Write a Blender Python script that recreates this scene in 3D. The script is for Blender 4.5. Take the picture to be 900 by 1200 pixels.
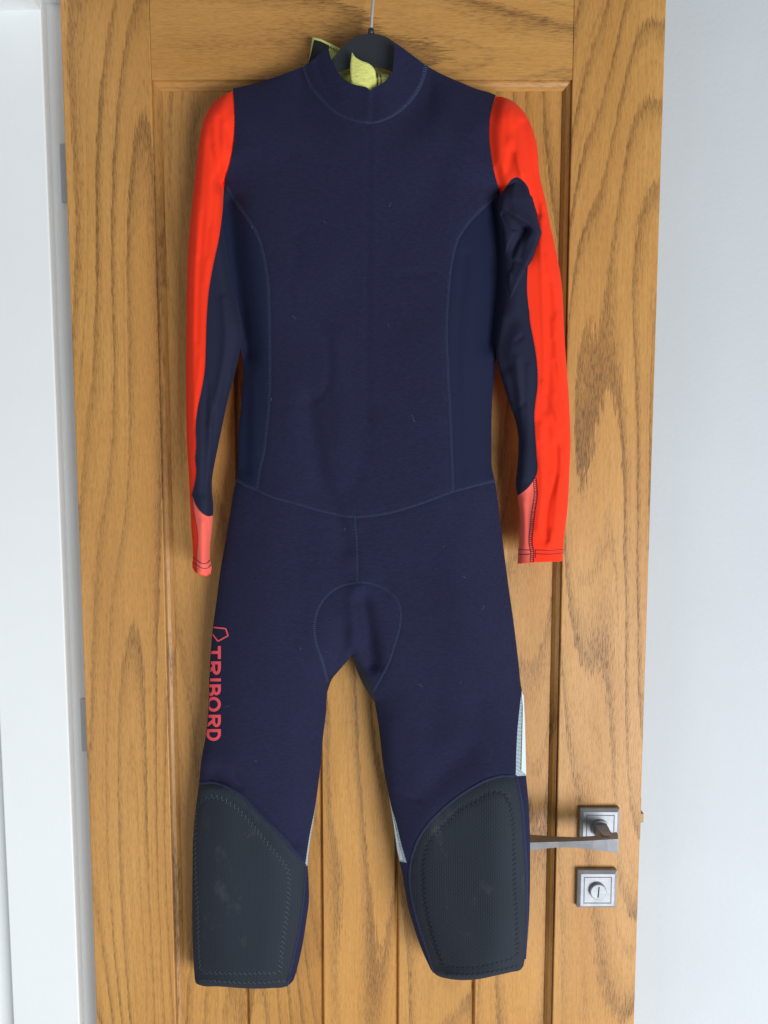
import bpy, bmesh, math, random
import numpy as np
from mathutils import Vector
from mathutils.geometry import delaunay_2d_cdt

random.seed(4)
rng = np.random.default_rng(7)
for o in list(bpy.data.objects):
    bpy.data.objects.remove(o, do_unlink=True)
SC = bpy.context.scene
COL = SC.collection

# ------------------------------------------------------------------ camera
FPX = 901.0                       # focal length in units of the 900 px wide photograph
PITCH = math.atan(0.0910)         # looking slightly down
CAM_Y, CAM_Z = -0.9515, 1.50
cam = bpy.data.objects.new('camera', bpy.data.cameras.new('camera'))
COL.objects.link(cam)
cam.location = (0, CAM_Y, CAM_Z)
cam.rotation_euler = (math.pi / 2 - PITCH, 0, 0)
cam.data.sensor_fit = 'AUTO'
cam.data.sensor_width = 36.0
cam.data.lens = FPX / 1200 * 36.0
cam.data.clip_start = 0.02
cam.data.clip_end = 60
SC.camera = cam

# ------------------------------------------------------------------ light
world = bpy.data.worlds.new('World')
SC.world = world
world.use_nodes = True
wb = world.node_tree.nodes['Background']
wb.inputs[0].default_value = (0.90, 0.95, 1.0, 1)
wb.inputs[1].default_value = 0.17


def area(name, loc, target, sx, sy, power, col):
    d = bpy.data.lights.new(name, 'AREA')
    d.shape = 'RECTANGLE'
    d.size, d.size_y, d.energy, d.color = sx, sy, power, col
    o = bpy.data.objects.new(name, d)
    COL.objects.link(o)
    o.location = loc
    o.rotation_euler = (Vector(target) - Vector(loc)).to_track_quat('-Z', 'Y').to_euler()
    return o


area('window_light', (1.85, -2.45, 0.0), (0.0, 0.0, 1.0), 1.9, 1.7, 136, (0.95, 0.98, 1.0))
area('left_fill_light', (-1.55, -1.6, 0.45), (0, 0, 1.0), 1.0, 1.3, 9, (0.95, 0.98, 1.0))  # weak fill lamp added on the left, stands for no known source

SC.render.engine = 'CYCLES'
SC.view_settings.view_transform = 'Standard'
SC.view_settings.look = 'None'
SC.view_settings.exposure = 0.05
SC.view_settings.gamma = 1.0

# ------------------------------------------------------------------ helpers
SP, CP = math.sin(PITCH), math.cos(PITCH)


def W(px, py, dmm):
    """point of the place seen at photograph pixel (px, py), dmm millimetres in front of the door face"""
    u, v = (px - 450) / FPX, (600 - py) / FPX
    t = (-dmm / 1000 - CAM_Y) / (CP + v * SP)
    return (u * t, -dmm / 1000, CAM_Z + t * (-SP + v * CP))


def Wn(P, D):
    P = np.asarray(P, float)
    u, v = (P[:, 0] - 450) / FPX, (600 - P[:, 1]) / FPX
    t = (-D / 1000 - CAM_Y) / (CP + v * SP)
    return np.stack([u * t, -D / 1000, CAM_Z + t * (-SP + v * CP)], 1)


def tag(o, label=None, cat=None, group=None, kind=None):
    if label: o['label'] = label
    if cat: o['category'] = cat
    if group: o['group'] = group
    if kind: o['kind'] = kind
    return o


def thing(name, label, cat, loc):
    o = bpy.data.objects.new(name, None)
    o.empty_display_size = 0.05
    COL.objects.link(o)
    o.location = loc
    tag(o, label, cat)
    return o


def origin(o):
    v = Vector((0, 0, 0))
    while o is not None:
        v += o.location
        o = o.parent
    return v


def mesh(name, verts, faces, mat, parent=None, smooth=False, label=None):
    """verts are world coordinates; stored relative to the parent"""
    off = origin(parent) if parent else Vector((0, 0, 0))
    verts = np.asarray(verts, float) - np.array(off)
    me = bpy.data.meshes.new(name)
    me.from_pydata(verts.tolist(), [], [list(map(int, f)) for f in faces])
    me.update()
    if mat: me.materials.append(mat)
    if smooth:
        me.polygons.foreach_set('use_smooth', [True] * len(me.polygons))
    o = bpy.data.objects.new(name, me)
    COL.objects.link(o)
    if parent: o.parent = parent
    if label: o['label'] = label
    return o


class MB:
    def __init__(s): s.v, s.f = [], []

    def add(s, vs, fs):
        n = len(s.v)
        s.v.extend([tuple(p) for p in vs])
        s.f.extend([[i + n for i in f] for f in fs])

    def box(s, x0, x1, y0, y1, z0, z1):
        s.add([(x, y, z) for x in (x0, x1) for y in (y0, y1) for z in (z0, z1)],
              [(0, 1, 3, 2), (4, 6, 7, 5), (0, 4, 5, 1), (2, 3, 7, 6), (0, 2, 6, 4), (1, 5, 7, 3)])

    def tube(s, pts, r, sides=5, caps=True):
        pts = [Vector(p) for p in pts]
        n = len(pts)
        rs = r if hasattr(r, '__len__') else [r] * n
        vs, fs = [], []
        for i, p in enumerate(pts):
            t = (pts[min(i + 1, n - 1)] - pts[max(i - 1, 0)]).normalized()
            a = t.cross(Vector((0, 1, 0)))
            if a.length < 0.1: a = t.cross(Vector((1, 0, 0)))
            a.normalize()
            b = t.cross(a)
            for k in range(sides):
                w = 2 * math.pi * k / sides
                vs.append(p + (a * math.cos(w) + b * math.sin(w)) * rs[i])
        for i in range(n - 1):
            for k in range(sides):
                k2 = (k + 1) % sides
                fs.append((i * sides + k, i * sides + k2, (i + 1) * sides + k2, (i + 1) * sides + k))
        if caps:
            fs.append(tuple(range(sides))[::-1])
            fs.append(tuple((n - 1) * sides + k for k in range(sides)))
        s.add(vs, fs)

    def build(s, name, mat, parent=None, smooth=False, bevel=0, label=None, seg=2):
        o = mesh(name, s.v, s.f, mat, parent, smooth, label)
        bm = bmesh.new()
        bm.from_mesh(o.data)
        bmesh.ops.recalc_face_normals(bm, faces=bm.faces)
        if bevel:
            es = [e for e in bm.edges if len(e.link_faces) == 2 and e.calc_face_angle(0) > 0.5]
            bmesh.ops.bevel(bm, geom=es, offset=bevel, segments=seg, affect='EDGES', profile=0.5)
        bm.to_mesh(o.data)
        bm.free()
        return o


def prism(sec, axis, a0, a1, skew=None):
    """extrude section (list of 2-tuples) along z ('z': sec = x,y) or x ('x': sec = y,z)"""
    n = len(sec)
    vs = []
    for k, a in enumerate((a0, a1)):
        for (p, q) in sec:
            aa = a + (skew(p, q, k) if skew else 0)
            vs.append((p, q, aa) if axis == 'z' else (aa, p, q))
    fs = [tuple(range(n)), tuple(range(2 * n - 1, n - 1, -1))]
    fs += [(i, (i + 1) % n, n + (i + 1) % n, n + i) for i in range(n)]
    m = MB()
    m.add(vs, fs)
    return m


# ------------------------------------------------------------------ materials
def newmat(name):
    m = bpy.data.materials.new(name)
    m.use_nodes = True
    nt = m.node_tree
    return m, nt, nt.nodes['Principled BSDF']


def lin(r, g, b):
    f = lambda c: ((c / 255 + 0.055) / 1.055) ** 2.4 if c > 10 else c / 255 / 12.92
    return (f(r), f(g), f(b), 1)


class NT:
    def __init__(s, nt): s.nt = nt

    def n(s, typ, **kw):
        nd = s.nt.nodes.new(typ)
        for k, v in kw.items(): setattr(nd, k, v)
        return nd

    def link(s, a, b): s.nt.links.new(a, b)

    def inp(s, sock, v):
        if isinstance(v, bpy.types.NodeSocket): s.link(v, sock)
        else: sock.default_value = v

    def math(s, op, a, b=0.0, c=0.0):
        nd = s.n('ShaderNodeMath', operation=op)
        for i, x in enumerate((a, b, c)): s.inp(nd.inputs[i], x)
        return nd.outputs[0]

    def coord(s): return s.n('ShaderNodeTexCoord').outputs['Object']

    def mapping(s, vec, scale=(1, 1, 1), loc=(0, 0, 0), rot=(0, 0, 0)):
        nd = s.n('ShaderNodeMapping')
        s.link(vec, nd.inputs[0])
        nd.inputs['Location'].default_value = loc
        nd.inputs['Rotation'].default_value = rot
        nd.inputs['Scale'].default_value = scale
        return nd.outputs[0]

    def noise(s, vec, scale=5, detail=2, rough=0.5, dist=0.0):
        nd = s.n('ShaderNodeTexNoise')
        s.link(vec, nd.inputs['Vector'])
        nd.inputs['Scale'].default_value = scale
        nd.inputs['Detail'].default_value = detail
        nd.inputs['Roughness'].default_value = rough
        nd.inputs['Distortion'].default_value = dist
        return nd.outputs[0]

    def ramp(s, fac, stops, interp='LINEAR'):
        nd = s.n('ShaderNodeValToRGB')
        s.link(fac, nd.inputs[0])
        cr = nd.color_ramp
        cr.interpolation = interp
        while len(cr.elements) < len(stops): cr.elements.new(0.5)
        for e, (p, c) in zip(cr.elements, stops):
            e.position = p
            e.color = c if hasattr(c, '__len__') else (c, c, c, 1)
        return nd.outputs[0]

    def mix(s, fac, a, b, blend='MIX'):
        nd = s.n('ShaderNodeMix', data_type='RGBA', blend_type=blend)
        s.inp(nd.inputs[0], fac)
        s.inp(nd.inputs[6], a)
        s.inp(nd.inputs[7], b)
        return nd.outputs[2]

    def bump(s, h, strength=0.3, dist=0.001, normal=None):
        nd = s.n('ShaderNodeBump')
        s.link(h, nd.inputs['Height'])
        nd.inputs['Strength'].default_value = strength
        nd.inputs['Distance'].default_value = dist
        if normal: s.link(normal, nd.inputs['Normal'])
        return nd.outputs[0]


def oak(seed, horizontal=False, rings=13.0, tint=(1, 1, 1)):
    m, nt, bs = newmat('oak_%d' % seed)
    N = NT(nt)
    c = N.coord()
    sep = N.n('ShaderNodeSeparateXYZ')
    N.link(c, sep.inputs[0])
    across, along = (sep.outputs[2], sep.outputs[0]) if horizontal else (sep.outputs[0], sep.outputs[2])

    def vec(sa, sl, off):
        cb = N.n('ShaderNodeCombineXYZ')
        N.link(N.math('MULTIPLY_ADD', across, sa, seed * 3.17), cb.inputs[0])
        cb.inputs[1].default_value = seed * 1.93 + off
        N.link(N.math('MULTIPLY_ADD', along, sl, seed * 0.71), cb.inputs[2])
        return cb.outputs[0]
    field = N.noise(vec(6.0, 0.85, 0), 1.0, 1.0, 0.35)
    wob = N.noise(vec(40, 5, 4), 1.0, 2.0, 0.5)
    rag = N.noise(vec(480, 44, 9), 1.0, 2.0, 0.6)
    f = N.math('MULTIPLY', field, rings * 1.35)
    f = N.math('MULTIPLY_ADD', wob, 0.26, f)
    f = N.math('MULTIPLY_ADD', rag, 0.34, f)
    fr = N.math('FRACT', f)
    ring = N.ramp(fr, [(0.0, 0.10), (0.05, 0.0), (0.55, 0.03), (0.76, 0.42), (0.90, 1.0), (0.965, 0.8), (1.0, 0.10)])
    # how strongly each ring shows differs from ring to ring and place to place
    vis = N.ramp(N.noise(vec(14, 2.2, 15), 1.0, 2.0, 0.5), [(0.28, 0.15), (0.66, 1.0)])
    ring = N.math('MULTIPLY', ring, vis)
    # narrow straight growth lines between the wide ones
    f2 = N.math('FRACT', N.math('MULTIPLY_ADD', rag, 0.5, N.math('MULTIPLY_ADD', field, rings * 3.0, N.math('MULTIPLY', wob, 0.7))))
    line2 = N.math('MULTIPLY', N.ramp(f2, [(0.0, 0.0), (0.70, 0.0), (0.92, 1.0), (1.0, 0.0)]), N.ramp(N.noise(vec(20, 3, 18), 1.0, 2, 0.5), [(0.40, 0.0), (0.70, 0.42)]))
    ring = N.math('MAXIMUM', ring, line2)
    pores = N.ramp(N.noise(vec(720, 95, 21), 1.0, 2.0, 0.65), [(0.46, 0.0), (0.62, 1.0)])
    fine = N.noise(vec(330, 16, 31), 1.0, 4.0, 0.65)
    pmask = N.math('MULTIPLY_ADD', ring, 0.75, 0.22)
    pm = N.math('MULTIPLY', pores, pmask)
    broad = N.noise(vec(10, 1.3, 41), 1.0, 3.0, 0.55)
    t = lambda r, g, b: (lambda q: (q[0] * tint[0], q[1] * tint[1], q[2] * tint[2], 1))(lin(r, g, b))
    base = N.mix(N.ramp(broad, [(0.25, 0.0), (0.75, 1.0)]), t(214, 163, 94), t(188, 133, 68))
    base = N.mix(N.math('MULTIPLY', N.ramp(fine, [(0.3, 0.0), (0.75, 1.0)]), 0.42), base, t(164, 112, 54))
    base = N.mix(N.math('MULTIPLY', ring, 0.70), base, t(118, 82, 44))
    base = N.mix(N.math('MULTIPLY', pm, 0.72), base, t(88, 58, 30))
    N.link(base, bs.inputs['Base Color'])
    h = N.math('MULTIPLY_ADD', pm, -1.0, N.math('MULTIPLY', ring, -0.25))
    N.link(N.bump(h, 0.35, 0.0004), bs.inputs['Normal'])
    rr = N.math('MULTIPLY_ADD', broad, 0.3, N.math('MULTIPLY_ADD', pm, 0.2, 0.26))
    N.link(rr, bs.inputs['Roughness'])
    bs.inputs['Specular IOR Level'].default_value = 0.4
    return m


def fabric(name, col, rough=0.85, sheen=0.25, kind='jersey', var=0.12, sheen_tint=None, spec=0.2):
    m, nt, bs = newmat(name)
    N = NT(nt)
    c = N.coord()
    big = N.noise(c, 9, 4, 0.55)
    k = N.ramp(big, [(0.25, 1 - var), (0.75, 1 + var)])
    colr = N.mix(1.0, col, k, 'MULTIPLY')
    if kind == 'jersey':                      # heathered neoprene jersey, courses run sideways
        a = N.noise(N.mapping(c, (260, 260, 900)), 1.0, 3, 0.65)
        b = N.noise(N.mapping(c, (1300, 1300, 420)), 1.0, 2, 0.6)
        h = N.math('ADD', a, N.math('MULTIPLY', b, 0.5))
        fl = N.ramp(N.noise(N.mapping(c, (170, 170, 620)), 1.0, 3, 0.7), [(0.3, 0.80), (0.72, 1.22)])
        colr = N.mix(1.0, colr, fl, 'MULTIPLY')
        N.link(N.bump(h, 0.4, 0.0005), bs.inputs['Normal'])
    elif kind == 'lycra':
        a = N.noise(N.mapping(c, (1500, 1500, 700)), 1.0, 2, 0.6)
        w = N.noise(N.mapping(c, (60, 60, 9)), 1.0, 2, 0.5)
        h = N.math('ADD', N.math('MULTIPLY', a, 0.35), N.math('MULTIPLY', w, 0.5))
        N.link(N.bump(h, 0.22, 0.0010), bs.inputs['Normal'])
    elif kind == 'pad':                       # embossed knee rubber: short upright ticks
        br = N.n('ShaderNodeTexBrick')
        sp = N.n('ShaderNodeSeparateXYZ')
        N.link(c, sp.inputs[0])
        cb = N.n('ShaderNodeCombineXYZ')
        N.link(N.math('MULTIPLY', sp.outputs[2], 1.0), cb.inputs[0])
        N.link(N.math('MULTIPLY', sp.outputs[0], 1.0), cb.inputs[1])
        N.link(cb.outputs[0], br.inputs['Vector'])
        br.inputs['Scale'].default_value = 1.0
        br.inputs['Brick Width'].default_value = 0.0058
        br.inputs['Row Height'].default_value = 0.0027
        br.inputs['Mortar Size'].default_value = 0.00075
        br.inputs['Mortar Smooth'].default_value = 0.6
        br.inputs['Color1'].default_value = (1, 1, 1, 1)
        br.inputs['Color2'].default_value = (0.85, 0.85, 0.85, 1)
        br.inputs['Mortar'].default_value = (0, 0, 0, 1)
        gr = N.noise(N.mapping(c, (1500, 1500, 1500)), 1.0, 2, 0.6)
        h = N.math('MULTIPLY_ADD', gr, 0.35, br.outputs[0])
        N.link(N.bump(h, 0.30, 0.0005), bs.inputs['Normal'])
        colr = N.mix(1.0, colr, N.ramp(br.outputs[0], [(0, 0.82), (1, 1.06)]), 'MULTIPLY')
        # rubbed, dusty patches
        wear = N.ramp(N.noise(N.mapping(c, (26, 26, 20), (3.1, 0, 0.4)), 1.0, 4, 0.6), [(0.60, 0.0), (0.80, 1.0)])
        wear = N.math('MULTIPLY', wear, N.ramp(gr, [(0.3, 0.4), (0.7, 1.0)]))
        colr = N.mix(N.math('MULTIPLY', wear, 0.32), colr, lin(104, 106, 106))
    elif kind == 'mesh':                      # reflective tape with a fine woven grid
        ch = N.n('ShaderNodeTexChecker')
        N.link(c, ch.inputs[0])
        ch.inputs['Scale'].default_value = 620
        colr = N.mix(N.math('MULTIPLY', ch.outputs[1], 0.55), colr, lin(70, 84, 92))
    N.link(colr, bs.inputs['Base Color'])
    bs.inputs['Roughness'].default_value = rough
    bs.inputs['Specular IOR Level'].default_value = spec
    bs.inputs['Sheen Weight'].default_value = sheen
    bs.inputs['Sheen Roughness'].default_value = 0.5
    if sheen_tint: bs.inputs['Sheen Tint'].default_value = sheen_tint
    return m


def plain(name, col, rough=0.5, metal=0.0, bump=0, bscale=200, spec=0.5, mott=0.0):
    m, nt, bs = newmat(name)
    N = NT(nt)
    c = N.coord()
    if mott:
        k = N.ramp(N.noise(c, 6, 5, 0.6), [(0.25, 1 - mott), (0.75, 1 + mott * 0.4)])
        N.link(N.mix(1.0, col, k, 'MULTIPLY'), bs.inputs['Base Color'])
    else:
        bs.inputs['Base Color'].default_value = col
    bs.inputs['Roughness'].default_value = rough
    bs.inputs['Metallic'].default_value = metal
    bs.inputs['Specular IOR Level'].default_value = spec
    if bump: N.link(N.bump(N.noise(c, bscale, 4, 0.6), bump, 0.0006), bs.inputs['Normal'])
    return m


def brushed():
    m, nt, bs = newmat('brushed_nickel')
    N = NT(nt)
    c = N.coord()
    s = N.noise(N.mapping(c, (90, 90, 1800)), 1.0, 3, 0.6)
    blot = N.noise(c, 60, 4, 0.6)
    N.link(N.ramp(blot, [(0.3, lin(158, 161, 166)), (0.7, lin(178, 180, 184))]), bs.inputs['Base Color'])
    bs.inputs['Metallic'].default_value = 0.7
    N.link(N.math('MULTIPLY_ADD', s, 0.2, 0.5), bs.inputs['Roughness'])
    N.link(N.bump(s, 0.12, 0.0003), bs.inputs['Normal'])
    return m


M_NAVY = fabric('navy_neoprene_jersey', lin(31, 32, 58), 0.92, 0.05, 'jersey', 0.08, (0.55, 0.6, 1, 1))
M_SIDE = fabric('dark_blue_stretch_panel', lin(24, 30, 56), 0.75, 0.05, 'lycra', 0.06, (0.5, 0.6, 1, 1), 0.15)
M_LYC = fabric('navy_lycra', lin(30, 32, 54), 0.78, 0.06, 'lycra', 0.05, (0.55, 0.6, 1, 1), 0.2)
M_RED = fabric('red_orange_lycra', lin(247, 56, 28), 0.8, 0.08, 'lycra', 0.03, (1, 0.7, 0.5, 1), 0.12)
M_CORAL = fabric('coral_lycra', lin(246, 106, 92), 0.8, 0.1, 'lycra', 0.04, (1, 0.8, 0.8, 1), 0.12)
M_PAD = fabric('slate_knee_rubber', lin(37, 43, 53), 0.75, 0.03, 'pad', 0.10, None, 0.2)
M_BLACK = fabric('black_lining', lin(26, 27, 34), 0.9, 0.1, 'jersey', 0.05)
M_YEL = fabric('pale_lime_lining', lin(222, 224, 128), 0.85, 0.2, 'jersey', 0.05)
M_YEDGE = plain('pale_lime_edge', lin(226, 226, 160), 0.8)
M_REFW = plain('reflective_white', lin(214, 226, 228), 0.45, 0, 0.1, 900)
M_REFG = fabric('reflective_grid_tape', lin(176, 192, 198), 0.5, 0.0, 'mesh', 0.05)
M_SEAM = fabric('navy_seam_tape', lin(37, 42, 68), 0.9, 0.08, 'jersey', 0.06)
M_THR = plain('blue_thread', lin(56, 67, 100), 0.8)
M_THRD = plain('dark_navy_thread', lin(34, 32, 60), 0.8)
M_PTHR = plain('slate_thread', lin(74, 84, 96), 0.8)
M_KTHR = plain('charcoal_thread', lin(30, 36, 48), 0.8)
M_PRINT = plain('coral_red_print', lin(250, 84, 94), 0.6, 0, 0.1, 900)
M_LINT = plain('pale_lint', lin(104, 106, 124), 0.9)
M_VELC = plain('black_hook_tape', lin(22, 24, 28), 0.95, 0, 0.9, 900)
M_HANG = plain('black_plastic', lin(44, 48, 52), 0.42, 0, 0.15, 700, 0.45)
M_WIRE = plain('steel_wire', lin(205, 205, 203), 0.35, 0.35)
M_NICK = brushed()
M_NICKD = plain('dull_steel', lin(130, 132, 136), 0.42, 0.9, 0.15, 300)
M_HINGE = plain('painted_over_hinge_steel', lin(188, 188, 190), 0.5, 0.1, 0.3, 260, mott=0.2)
M_FRAME = plain('white_satin_paint', lin(234, 237, 238), 0.42, 0, 0.10, 60, mott=0.03)
_nt = NT(M_FRAME.node_tree)
_bs = M_FRAME.node_tree.nodes['Principled BSDF']
_h = _nt.math('ADD', _nt.noise(_nt.mapping(_nt.coord(), (700, 700, 14)), 1.0, 3, 0.6), _nt.math('MULTIPLY', _nt.noise(_nt.coord(), 45, 3, 0.5), 0.8))
_nt.link(_nt.bump(_h, 0.22, 0.0006), _bs.inputs['Normal'])
M_WALL = plain('pale_blue_grey_emulsion', lin(199, 204, 208), 0.85, 0, 0.5, 170, mott=0.035)

# ------------------------------------------------------------------ setting: wall behind
WALL_Y = 0.075
mw = MB()
mw.box(-0.395, 1.9, WALL_Y, WALL_Y + 0.1, -0.02, 2.9)
o = mw.build('wall', M_WALL)
tag(o, kind='structure')

# ------------------------------------------------------------------ door
XL = W(91.5, 600, 0)[0]
XR = W(762, 600, 0)[0]
ZT = 2.085                         # top of the leaf, above the picture
ZB = ZT - 1.981
ZR = W(425, 93, 0)[2]              # under edge of the top rail
XS0 = W(190.6, 600, 0)[0]          # inner edges of the stiles
XS1 = W(660, 600, 0)[0]
REC, TH = 0.012, 0.035
door = thing('door', 'open oak plank door with brushed metal lever handle behind the wetsuit', 'door', ((XL + XR) / 2, TH / 2, ZB))

m = MB(); m.box(XL, XS0 - 0.0002, 0, TH, ZB, ZT)
m.build('stile', oak(1, rings=15), door, bevel=0.0012)
m = MB(); m.box(XS1 + 0.0002, XR, 0, TH, ZB, ZT)
m.build('stile', oak(2, rings=16), door, bevel=0.0012)
m = MB(); m.box(XS0, XS1, 0.0003, TH - 0.0003, ZR, ZT - 0.0005)
m.build('rail', oak(3, True, rings=15), door, bevel=0.0006)
ZBR = ZB + 0.20
m = MB(); m.box(XS0, XS1, 0.0003, TH - 0.0003, ZB + 0.0005, ZBR)
m.build('rail', oak(4, True, rings=9), door, bevel=0.0006)
# glazing-bead style moulding, mitred
BW = 0.0088
prof = [(0.0, 0.0046), (0.0018, 0.0046), (0.0052, 0.0068), (BW, 0.0108), (BW, 0.0118), (0.0, 0.0118)]
MO = oak(5, rings=6, tint=(0.80, 0.78, 0.76))
MOH = oak(6, True, rings=6, tint=(0.95, 0.94, 0.93))
prism([(XS0 + a, b) for a, b in prof], 'z', ZBR, ZR, lambda p, q, k: -(p - XS0) if k else (p - XS0)).build('bead', MO, door)
prism([(XS1 - a, b) for a, b in prof], 'z', ZBR, ZR, lambda p, q, k: -(XS1 - p) if k else (XS1 - p)).build('bead', MO, door)
prism([(b, ZR - a) for a, b in prof], 'x', XS0, XS1, lambda p, q, k: -(ZR - q) if k else (ZR - q)).build('bead', MOH, door)
prism([(b, ZBR + a) for a, b in prof], 'x', XS0, XS1, lambda p, q, k: -(q - ZBR) if k else (q - ZBR)).build('bead', MOH, door)
# five tongue-and-groove planks
gx = [XS0 - 0.004] + [W(x, 1190, -REC * 1000)[0] for x in (291, 378.5, 466, 555)] + [XS1 + 0.004]
for i in range(5):
    a, b = gx[i], gx[i + 1]
    sec = [(a + 0.0001, 0.026), (a + 0.0001, REC + 0.0035), (a + 0.0022, REC), (b - 0.0046, REC), (b - 0.0026, REC + 0.0032),
           (b - 0.0026, REC + 0.0060), (b, REC + 0.0060), (b, 0.026)]
    prism(sec, 'z', ZBR - 0.004, ZR + 0.004).build('plank', oak(11 + i, tint=[(1, 1, 1), (0.93, 0.91, 0.88), (1.04, 1.03, 1.0), (0.96, 0.95, 0.95), (1.02, 1.0, 0.96)][i], rings=[12, 15, 13, 16, 12][i]), door)


# lever handle on a square rose
def plate(x, y, half, parent, name):
    """square rose centred at photograph pixel x, y on the stile"""
    c = Vector(W(x, y, 4))
    h = half
    m = MB()
    layers = [(h, 0.0), (h, -0.0062), (h - 0.0036, -0.0092)]
    inn = h * 0.69
    vs = []
    for hh, yy in layers: vs += [(c.x + sx * hh, yy, c.z + sz * hh) for sx, sz in ((-1, -1), (1, -1), (1, 1), (-1, 1))]
    for hh, yy in ((inn + 0.0007, -0.0092), (inn, -0.0084), (inn - 0.0007, -0.0092)):
        vs += [(c.x + sx * hh, yy, c.z + sz * hh) for sx, sz in ((-1, -1), (1, -1), (1, 1), (-1, 1))]
    fs = []
    for L in range(5):
        for k in range(4):
            fs.append((L * 4 + k, L * 4 + (k + 1) % 4, L * 4 + 4 + (k + 1) % 4, L * 4 + 4 + k))
    fs.append((20, 21, 22, 23))
    m.add(vs, fs)
    return m.build(name, M_NICK, parent), c


handle_rose, hc = plate(702, 968.5, 0.0252, door, 'handle_rose')
# neck
nk = MB()
ring = []
for (dx, dz, y, s) in ((0, 0, -0.0092, 0.0078), (0.0, 0.0, -0.030, 0.0072), (0.004, -0.001, -0.042, 0.0085)):
    ring.append([(hc.x + dx + a * s, y, hc.z + dz + b * s) for a, b in ((-1, -1), (1, -1), (1, 1), (-1, 1))])
vs = sum(ring, [])
fs = [(L * 4 + k, L * 4 + (k + 1) % 4, L * 4 + 4 + (k + 1) % 4, L * 4 + 4 + k) for L in range(2) for k in range(4)] + [(0, 3, 2, 1), (8, 9, 10, 11)]
nk.add(vs, fs)
nk.build('handle_neck', M_NICK, door, bevel=0.0008)
cb = MB()
cb.tube([(hc.x, -0.0094, hc.z), (hc.x, -0.0122, hc.z)], 0.0118, 28)
cb.build('neck_collar', M_NICK, door, smooth=False)
# lever: waisted bar, flared at both ends
lv = MB()
st = [  # px x, top y, ridge y, bottom y, depth of ridge, depth of top / bottom edge
    (724.6, 978.0, 983.5, 1000.0, 52, 42, 45), (712, 980.2, 984.0, 998.2, 52, 40, 45), (695, 982.8, 985.0, 995.8, 50, 39, 44),
    (675, 984.0, 986.0, 993.6, 47, 37, 41), (655, 983.4, 986.6, 993.2, 44, 34, 38), (635, 982.0, 987.2, 995.0, 42, 31, 36),
    (612, 980.5, 988.0, 998.6, 40, 29, 34), (596, 979.8, 988.6, 1000.8, 38, 27, 32)]
vs = []
for (x, t, r, b, dr, dt, db) in st:
    p0, p1, p2 = W(x, t, dt), W(x, r, dr), W(x, b, db)
    vs += [p0, p1, p2, (p2[0], -(db - 9) / 1000, p2[2]), (p0[0], -(dt - 7) / 1000, p0[2])]
fs = [(L * 5 + k, L * 5 + (k + 1) % 5, L * 5 + 5 + (k + 1) % 5, L * 5 + 5 + k) for L in range(len(st) - 1) for k in range(5)]
n5 = (len(st) - 1) * 5
fs += [(0, 1, 2, 3, 4), (n5 + 4, n5 + 3, n5 + 2, n5 + 1, n5)]
lv.add(vs, fs)
lv.build('lever', M_NICK, door, bevel=0.0006)
lock_rose, lc = plate(699, 1040.5, 0.0252, door, 'lock_rose')
dk = MB()
R1 = 0.0106
prof2 = [(R1, -0.0090), (R1, -0.0128), (R1 - 0.001, -0.0138), (0.0, -0.0138)]
seg = 36
vs, fs = [], []
for (r, y) in prof2[:3]:
    vs += [(lc.x + r * math.cos(2 * math.pi * k / seg), y, lc.z + r * math.sin(2 * math.pi * k / seg)) for k in range(seg)]
for L in range(2):
    fs += [(L * seg + k, L * seg + (k + 1) % seg, (L + 1) * seg + (k + 1) % seg, (L + 1) * seg + k) for k in range(seg)]
fs.append(tuple(2 * seg + k for k in range(seg)))
dk.add(vs, fs)
disc = dk.build('lock_release', M_NICK, door)
sl = MB()
a = math.radians(4)
ux, uz = math.sin(a), math.cos(a)
w_, l_ = 0.0007, 0.0072
sl.add([(lc.x + sx * w_ * uz + sy * l_ * ux, y, lc.z + sy * l_ * uz - sx * w_ * ux) for y in (-0.0136, -0.0141) for sx, sy in ((-1, -1), (1, -1), (1, 1), (-1, 1))],
       [(0, 1, 2, 3), (7, 6, 5, 4), (0, 4, 5, 1), (1, 5, 6, 2), (2, 6, 7, 3), (3, 7, 4, 0)])
sl.build('slot', M_KTHR, disc)
# latch in the free edge
lt = MB()
lz = W(751, 957, -12)[2]
lt.box(XR - 0.002, XR + 0.0025, 0.006, 0.028, lz - 0.028, lz + 0.028)
lt.box(XR + 0.002, XR + 0.0068, 0.008, 0.020, lz - 0.0062, lz + 0.0062)
lt.build('latch', plain('aged_brass', lin(150, 122, 84), 0.55, 0.4), door, bevel=0.0006)
for k, (y0, y1) in enumerate(((168, 237), (820, 881))):
    hz0, hz1 = W(75, y1, -34)[2], W(75, y0, -34)[2]
    h = MB()
    h.box(XL - 0.0205, XL + 0.004, TH + 0.0003, TH + 0.0024, hz0, hz1)
    h.tube([(XL - 0.001, TH + 0.0055, hz0), (XL - 0.001, TH + 0.0055, hz1)], 0.0045, 12)
    h.build('hinge', M_HINGE, door)

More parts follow.
